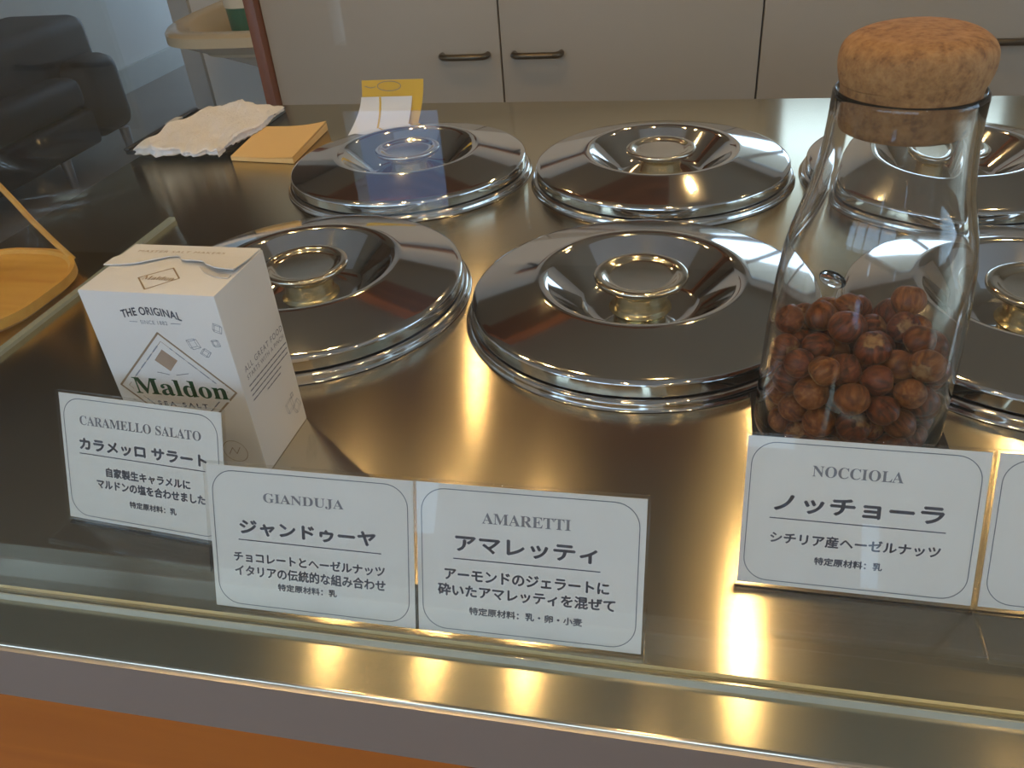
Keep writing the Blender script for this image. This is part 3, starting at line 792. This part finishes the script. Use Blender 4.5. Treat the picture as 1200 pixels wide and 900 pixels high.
for k, (x, y, z, r) in enumerate(NUTS):
    me = variants[rg.choice([0, 1, 1, 2, 3, 3, 4, 4, 5, 0])]
    o = bpy.data.objects.new('hazelnut', me)
    COL.objects.link(o)
    o.location = (JX+x, JY+y, JZ+z-0.0005); o.scale = (r*1.03,)*3
    o.rotation_euler = (rg.uniform(0, 6.28), rg.uniform(0, 6.28), rg.uniform(0, 6.28))
    tag(o, 'brown-skinned hazelnut in the heap inside the corked glass jar', 'hazelnut', 'hazelnuts in the glass jar')

# ---------------------------------------------------------------- cloth on its black tray
bt = thing('serving_tray', 'flat black tray under the white waffle cloth, with a grey sticker', 'tray', (-0.458, 0.340, 0))
bm = bmesh.new()
R = rrect(-0.066, -0.074, 0.046, 0.066, 0.006, 5)
add_prism(bm, R, 0.0003, 0.0030)
bm_obj('tray_base', bm, M['black'], bt)
for xa, xb in ((-0.066, -0.060), (0.040, 0.046)):
    boxes('tray_rim', [((xa, -0.072, 0.0030), (xb, 0.064, 0.0055))], M['black'], bt, 0.001)
bm = bmesh.new(); add_box(bm, (-0.0667, 0.005, 0.0012), (-0.0585, 0.029, 0.0060), 0.0004, 1)
bm_obj('sticker', bm, M['sticker'], bt)
# cloth: folded waffle towel
bm = bmesh.new()
nx, ny = 46, 60
def cloth(u, v):
    x = -0.0470+0.097*u; y = -0.0860+0.145*v
    x += 0.010*(1-v)*(1-2*u)*0.25+0.0035*math.sin(v*9+u*3); y += 0.003*math.sin(u*17)+0.0022*math.sin(u*41+1)
    z = 0.0100+0.0022*math.sin(u*6+v*5)+0.0014*math.sin(v*16+u*9)+0.0010*math.sin(u*34+v*11)*(1-v)
    z += 0.0009*(math.sin(u*120)*math.sin(v*170))
    return Vector((x, y, z))
G = [[cloth(i/nx, j/ny) for j in range(ny+1)] for i in range(nx+1)]
T_ = [[bm.verts.new(G[i][j]) for j in range(ny+1)] for i in range(nx+1)]
for i in range(nx):
    for j in range(ny): bm.faces.new((T_[i][j], T_[i+1][j], T_[i+1][j+1], T_[i][j+1]))
bl = [(i, 0) for i in range(nx+1)]+[(nx, j) for j in range(1, ny+1)]+[(i, ny) for i in range(nx-1, -1, -1)]+[(0, j) for j in range(ny-1, 0, -1)]
prev = [T_[i][j] for i, j in bl]
for lay in range(1, 6):
    cur = []
    for n_, (i, j) in enumerate(bl):
        p = G[i][j]; k = lay/5
        off = 0.0016*math.sin(k*PI*3)+0.0012*math.sin(n_*1.7)*k
        d = Vector((p.x, p.y+0.008, 0)).normalized()
        cur.append(bm.verts.new((p.x+d.x*off, p.y+d.y*off, p.z*(1-k)+0.0036*k)))
    for a in range(len(bl)):
        b = (a+1) % len(bl)
        bm.faces.new((prev[a], cur[a], cur[b], prev[b]))
    prev = cur
bm.faces.new(prev)
cl = bm_obj('folded_cloth', bm, M['towel'], None, 60, (-0.458, 0.340, 0))
tag(cl, 'folded white waffle cloth with ruffled front edge lying on the black tray', 'cloth')

# notepad of kraft paper
kp = thing('notepad', 'kraft yellow notepad with slightly curled sheets beside the white cloth', 'notepad', (-0.3660, 0.2970, 0))
P0, P1, P2, P3 = Vector((-0.033, -0.0465)), Vector((0.034, -0.0545)), Vector((0.0285, 0.0420)), Vector((-0.0435, 0.0420))
def sheetset(name, z0, z1, lift, m, par, grow=0.0):
    bm = bmesh.new(); N = 14
    tp, bt_ = [], []
    for i in range(N+1):
        a, b = [], []
        for j in range(N+1):
            u, v = i/N, j/N
            p = (P0*(1-u)+P1*u)*(1-v)+(P3*(1-u)+P2*u)*v
            dz = lift*(max(0, u-0.35)/0.65)**2*(0.4+0.6*v)
            a.append(bm.verts.new((p.x, p.y, z1+dz))); b.append(bm.verts.new((p.x, p.y, z0+dz*(0.85 if z0 > 0.001 else 0.0))))
        tp.append(a); bt_.append(b)
    for i in range(N):
        for j in range(N):
            bm.faces.new((tp[i][j], tp[i+1][j], tp[i+1][j+1], tp[i][j+1])); bm.faces.new((bt_[i][j], bt_[i][j+1], bt_[i+1][j+1], bt_[i+1][j]))
        bm.faces.new((tp[i][0], bt_[i][0], bt_[i+1][0], tp[i+1][0])); bm.faces.new((tp[i][N], tp[i+1][N], bt_[i+1][N], bt_[i][N]))
        bm.faces.new((tp[0][i], tp[0][i+1], bt_[0][i+1], bt_[0][i])); bm.faces.new((tp[N][i], bt_[N][i], bt_[N][i+1], tp[N][i+1]))
    return bm_obj(name, bm, m, par, 40)
sheetset('sheet_stack', 0.0003, 0.0038, 0.0035, M['kraft'], kp)
sheetset('top_sheet', 0.0040, 0.0043, 0.0052, M['kraft'], kp)

# yellow order note standing behind the back lid, with a white slip in front
nt = thing('order_note', 'yellow order note with a white slip standing behind the back steel lid', 'note', (-0.2700, 0.3420, 0))
def curved(name, x0, x1, z0, z1, yf, m, par, th=0.0004, flare=None):
    bm = bmesh.new(); N, K = 10, 14
    A, B = [], []
    for i in range(N+1):
        ra, rb = [], []
        for k in range(K+1):
            u, v = i/N, k/K
            x = x0+(x1-x0)*u; z = z0+(z1-z0)*v
            if flare: x += flare(u, v)
            y = yf(u, v)
            ra.append(bm.verts.new((x, y, z))); rb.append(bm.verts.new((x, y+th, z)))
        A.append(ra); B.append(rb)
    for i in range(N):
        for k in range(K):
            bm.faces.new((A[i][k], A[i+1][k], A[i+1][k+1], A[i][k+1])); bm.faces.new((B[i][k], B[i][k+1], B[i+1][k+1], B[i+1][k]))
    for i in range(N):
        bm.faces.new((A[i][0], B[i][0], B[i+1][0], A[i+1][0])); bm.faces.new((A[i][K], A[i+1][K], B[i+1][K], B[i][K]))
    for k in range(K):
        bm.faces.new((A[0][k], A[0][k+1], B[0][k+1], B[0][k])); bm.faces.new((A[N][k], B[N][k], B[N][k+1], A[N][k+1]))
    return bm_obj(name, bm, m, par, 60)
ys = curved('yellow_sheet', -0.0290, 0.0340, 0.0003, 0.0440, lambda u, v: -0.010*(1-v)**2+0.012*v+0.002*u, M['yellow'], nt, flare=lambda u, v: -0.007*(1-v)**2*u)
ws = curved('white_slip', -0.0330, 0.0230, 0.0004, 0.0300, lambda u, v: -0.0215*(1-v)**2*0.9-0.0022+0.0065*v+0.002*u, M['slip'], nt, flare=lambda u, v: -0.006*(1-v)**2*(1-u)+0.004*v*(1-u)-0.003*(1-v)*u)
flat('pencil_ring', [[(x, y) for x, y in pl_] for pl_ in line_polys([(0.001+0.012*math.cos(2*PI*k/28), 0.040+0.0042*math.sin(2*PI*k/28)) for k in range(28)], 0.0006, True)] +
     line_polys([(-0.024, 0.0400), (-0.018, 0.0385), (-0.013, 0.0395)], 0.0006), M['ink_line'], ys, Matrix(((1, 0, 0, 0), (0, 0.34, -1, -0.0062), (0, 1, 0, 0), (0, 0, 0, 1))), 0.0014)
bm = bmesh.new()
for k in range(10):
    z = 0.0010+k*0.0029
    v0 = (z-0.0004)/0.0296; v1 = (z+0.0028-0.0004)/0.0296
    f = lambda v: -0.0215*(1-v)**2*0.9-0.0022+0.0065*v+0.0008-0.0005
    vs = [bm.verts.new((-0.0105, f(v0), z)), bm.verts.new((-0.0085, f(v0), z)), bm.verts.new((-0.0085, f(v1), z+0.0029)), bm.verts.new((-0.0105, f(v1), z+0.0029))]
    bm.faces.new(vs)
bm_obj('yellow_stripe', bm, M['yellow'], ws)

# ---------------------------------------------------------------- bamboo tray with handle, left
tr = thing('wooden_tray', 'round-cornered bamboo tray with a thin carrying handle, left of the glass end panel', 'tray', (-0.4480, 0.0020, 0))
bm = bmesh.new()
o_ = rrect(-0.056, -0.090, 0.060, 0.036, 0.050, 12)
i_ = rrect(-0.053, -0.087, 0.057, 0.033, 0.047, 12)
def ring(pts, z): return [bm.verts.new((x, y, z)) for x, y in pts]
L = [ring(rrect(-0.051, -0.085, 0.055, 0.031, 0.045, 12), 0.0004), ring(o_, 0.004), ring(o_, 0.0105), ring(i_, 0.0105), ring(rrect(-0.051, -0.085, 0.055, 0.031, 0.045, 12), 0.0080)]
for A, B in zip(L, L[1:]):
    for k in range(len(A)): bm.faces.new((A[k], A[(k+1) % len(A)], B[(k+1) % len(B)], B[k]))
bm.faces.new(L[0][::-1]); bm.faces.new(L[-1])
bm_obj('tray_bowl', bm, M['tray_wood'], tr, 40)
bm = bmesh.new()
pts = []
half = [(0.0405, 0.0070), (0.0300, 0.0210), (0.0193, 0.0370), (0.0105, 0.0530), (0.0035, 0.0645), (-0.0025, 0.0690), (-0.0080, 0.0700)]
pts = [(x, 0.026, z) for x, z in half]+[(-0.016-x, 0.026, z) for x, z in half[-2::-1]]
add_tube(bm, pts, 0.0021, 10)
bm_obj('handle', bm, M['tray_wood'], tr, 60)

# ---------------------------------------------------------------- back cabinets
CY, CZT = 1.3, 0.08
xs = [-0.890, -0.376, 0.137, 0.650, 1.163]
labs = ['grey-beige cabinet door unit left of centre, next to the brown wood post', 'grey-beige cabinet unit behind the back lids, its handle at the upper left',
        'grey-beige cabinet unit behind the cork stopper', 'grey-beige cabinet unit at the photo edge, behind the jar']
for k in range(4):
    xa, xb = xs[k], xs[k+1]
    cx = (xa+xb)/2
    c = thing('cabinet', labs[k], 'cabinet', (cx, CY+0.25, FLOOR), (0, 0, 0), 'grey cabinets behind the counter')
    h = CZT-FLOOR; wv = xb-xa
    boxes('carcass', [((-wv/2+0.0005, -0.228, 0), (wv/2-0.0005, 0.25, h))], M['cabinet_dark'], c)
    d = boxes('door', [((-wv/2+0.0018, -0.25, 0.06), (wv/2-0.0018, -0.2285, h-0.002))], M['cabinet'], c, 0.0012, 30)
    right = k in (0, 2)
    hz = -0.153-FLOOR
    hx0, hx1 = ((0.378-0.256), (0.455-0.256))
    ha, hb = (wv/2-0.125, wv/2-0.028) if right else (-wv/2+0.028, -wv/2+0.125)
    if k == 2: hz += 0.004
    bm = bmesh.new()
    yb = -0.2505
    add_tube(bm, [(ha, yb, hz), (ha+0.001, yb-0.014, hz), (ha+0.007, yb-0.021, hz), (ha+0.02, yb-0.0225, hz), ((ha+hb)/2, yb-0.023, hz), (hb-0.02, yb-0.0225, hz), (hb-0.007, yb-0.021, hz), (hb-0.001, yb-0.014, hz), (hb, yb, hz)], 0.0065, 12)
    bm_obj('handle', bm, M['bronze'], d, 60)
post = boxes('cabinet_end_panel', [((-0.916, CY-0.02, FLOOR), (-0.892, CY+0.5, CZT))], M['brown_wood'], None, 0.002)
tag(post, 'narrow brown wood upright at the left end of the grey cabinets', 'wood post')

# ---------------------------------------------------------------- washbasin on the back wall
sk = thing('washbasin', 'cream washbasin on the wall beyond the brown wood post', 'washbasin', (-1.52, YB, -0.275))
def basin_ring(bm, s, z, yo=0.0, sy=1.0):
    pts = []
    for k in range(40):
        a = PI+PI*k/39
        x = math.cos(a); y = math.sin(a)
        x = math.copysign(abs(x)**0.62, x); y = -abs(y)**0.62
        pts.append((0.34*s*x, (0.74*sy*s+yo)*y))
    pts += [(0.34*s*(1-2*k/6), -0.0-yo) for k in range(1, 6)]
    return [bm.verts.new((x, y-0.002, z)) for x, y in pts]
bm = bmesh.new()
L = [basin_ring(bm, 0.30, -0.23), basin_ring(bm, 0.50, -0.19), basin_ring(bm, 0.78, -0.10), basin_ring(bm, 0.94, -0.052), basin_ring(bm, 1.0, -0.038), basin_ring(bm, 1.0, -0.008), basin_ring(bm, 0.985, 0.0),
     basin_ring(bm, 0.86, 0.0, 0.03), basin_ring(bm, 0.83, -0.01, 0.03), basin_ring(bm, 0.74, -0.10, 0.05), basin_ring(bm, 0.35, -0.14, 0.10)]
for A, B in zip(L, L[1:]):
    for k in range(len(A)): bm.faces.new((A[k], A[(k+1) % len(A)], B[(k+1) % len(B)], B[k]))
bm.faces.new(L[0][::-1]); bm.faces.new(L[-1])
bm_obj('basin', bm, M['ceramic'], sk, 50)
bm = bmesh.new()
add_tube(bm, [(0.09, -0.30, -0.15), (0.09, -0.30, -0.30), (0.09, -0.29, -0.34), (0.09, -0.24, -0.355), (0.09, -0.19, -0.34), (0.09, -0.18, -0.29), (0.09, -0.10, -0.27), (0.09, -0.002, -0.27)], 0.022, 14)
bm_obj('drain_pipe', bm, M['pipe'], sk, 60)
lathe('overflow_hole', [(0.0, 0.0), (0.016, 0.0), (0.016, 0.003), (0.0, 0.003)], M['black'], sk, 24, loc=(0.13, -0.30, 0.0015))
cup = thing('cup', 'green enamel cup with a cream band standing in the washbasin', 'cup', (-1.66, YB-0.27, -0.414))
lathe('cup_body', [(0.0, 0.0), (0.055, 0.0), (0.058, 0.006), (0.066, 0.18), (0.063, 0.18), (0.054, 0.008), (0.0, 0.008)], M['green'], cup, 40)
lathe('cream_band', [(0.0668, 0.150), (0.0676, 0.150), (0.0686, 0.19), (0.0625, 0.19), (0.0625, 0.1805), (0.0668, 0.1805)], M['cream'], cup, 40, closed=True)

# ---------------------------------------------------------------- dark sofa
so = thing('sofa', 'dark leather sofa with rounded arm standing on the floor beyond the counter', 'sofa', (-2.95, 2.5, FLOOR))
f0 = 0.13
def soft(name, a, b, m, bev, par):
    bm = bmesh.new(); add_box(bm, a, b, bev, 6)
    return bm_obj(name, bm, m, par, 60)
soft('seat_base', (-0.38, -0.95, f0), (0.20, 0.50, f0+0.16), M['leather_brown'], 0.02, so)
soft('seat_cushion', (-0.36, -0.94, f0+0.162), (0.205, 0.49, f0+0.31), M['leather'], 0.05, so)
soft('backrest', (-0.36, -0.95, f0+0.10), (0.08, 0.82, f0+0.52), M['leather'], 0.06, so)
soft('armrest', (-0.40, 0.505, f0), (0.21, 0.795, f0+0.355), M['leather_brown'], 0.07, so)
for y in (-0.30, 0.25, 0.72):
    for x in (-0.30, 0.16):
        lathe('leg', [(0.0, 0.0), (0.018, 0.0), (0.026, f0), (0.0, f0)], M['foot_metal'], so, 20, loc=(x, y, 0.0))

# ---------------------------------------------------------------- things the steel mirrors
t = thing('wall_shelf', 'brown wooden wall shelf high on the back wall', 'shelf', (-0.75, YB, 0.95))
boxes('shelf_board', [((-0.5, -0.22, 0.0), (0.6, 0, 0.035))], M['dark_wood'], t)
for x in (-0.4, 0.5): boxes('bracket', [((x-0.012, -0.2, -0.03), (x+0.012, 0, 0)), ((x-0.012, -0.03, -0.16), (x+0.012, 0, -0.03))], M['fixture'], t)
t = thing('reflection_darkener', 'unseen dark brown block added above the sofa to darken the counter reflection', 'cabinet', (X0, 2.4, 0.35))  # added out of view so the counter's left side reflects darker
boxes('carcass', [((0.002, -1.6, 0.0), (0.32, 1.6, 1.1))], M['dark_brown'], t, 0.004)
for k in range(4): boxes('door', [((0.322, -1.58+k*0.79, 0.02), (0.34, -0.80+k*0.79, 1.08))], M['dark_brown'], t, 0.003)
LAMPS = [(-0.43, 0.49), (-1.00, 0.56), (-0.69, 0.53), (0.10, 0.47), (-0.86, 1.75), (0.19, 1.60), (0.85, 1.10), (-0.1, -0.5), (-0.8, -0.5), (0.6, -0.5), (-0.1, -1.3), (-0.8, -1.3), (0.6, -1.3)]  # those over and behind the camera are added to warm the carton top
lp0 = thing('ceiling_spotlight', 'small black ceiling spotlight with warm bulb mirrored in the counter or added as fill', 'lamp', (0, 0, CEIL), (0, 0, 0), 'warm spotlights on the ceiling')
lathe('housing', [(0.0, 0.0), (0.05, 0.0), (0.05, -0.05), (0.046, -0.05), (0.046, -0.004), (0.0, -0.004)], M['fixture'], lp0, 32)
lathe('bulb', [(0.0, -0.058)]+[(0.016*math.sin(a), -0.042-0.016*math.cos(PI-a)*-1) for a in [PI*k/12 for k in range(1, 12)]]+[(0.0, -0.026)], M['bulb'], lp0, 24)
for n, (x, y) in enumerate(LAMPS):
    z = CEIL-(0.03 if y < 0.25 else 0.0)
    if n == 0: lp0.location = (x, y, z)
    else: dup(lp0, (x, y, z))
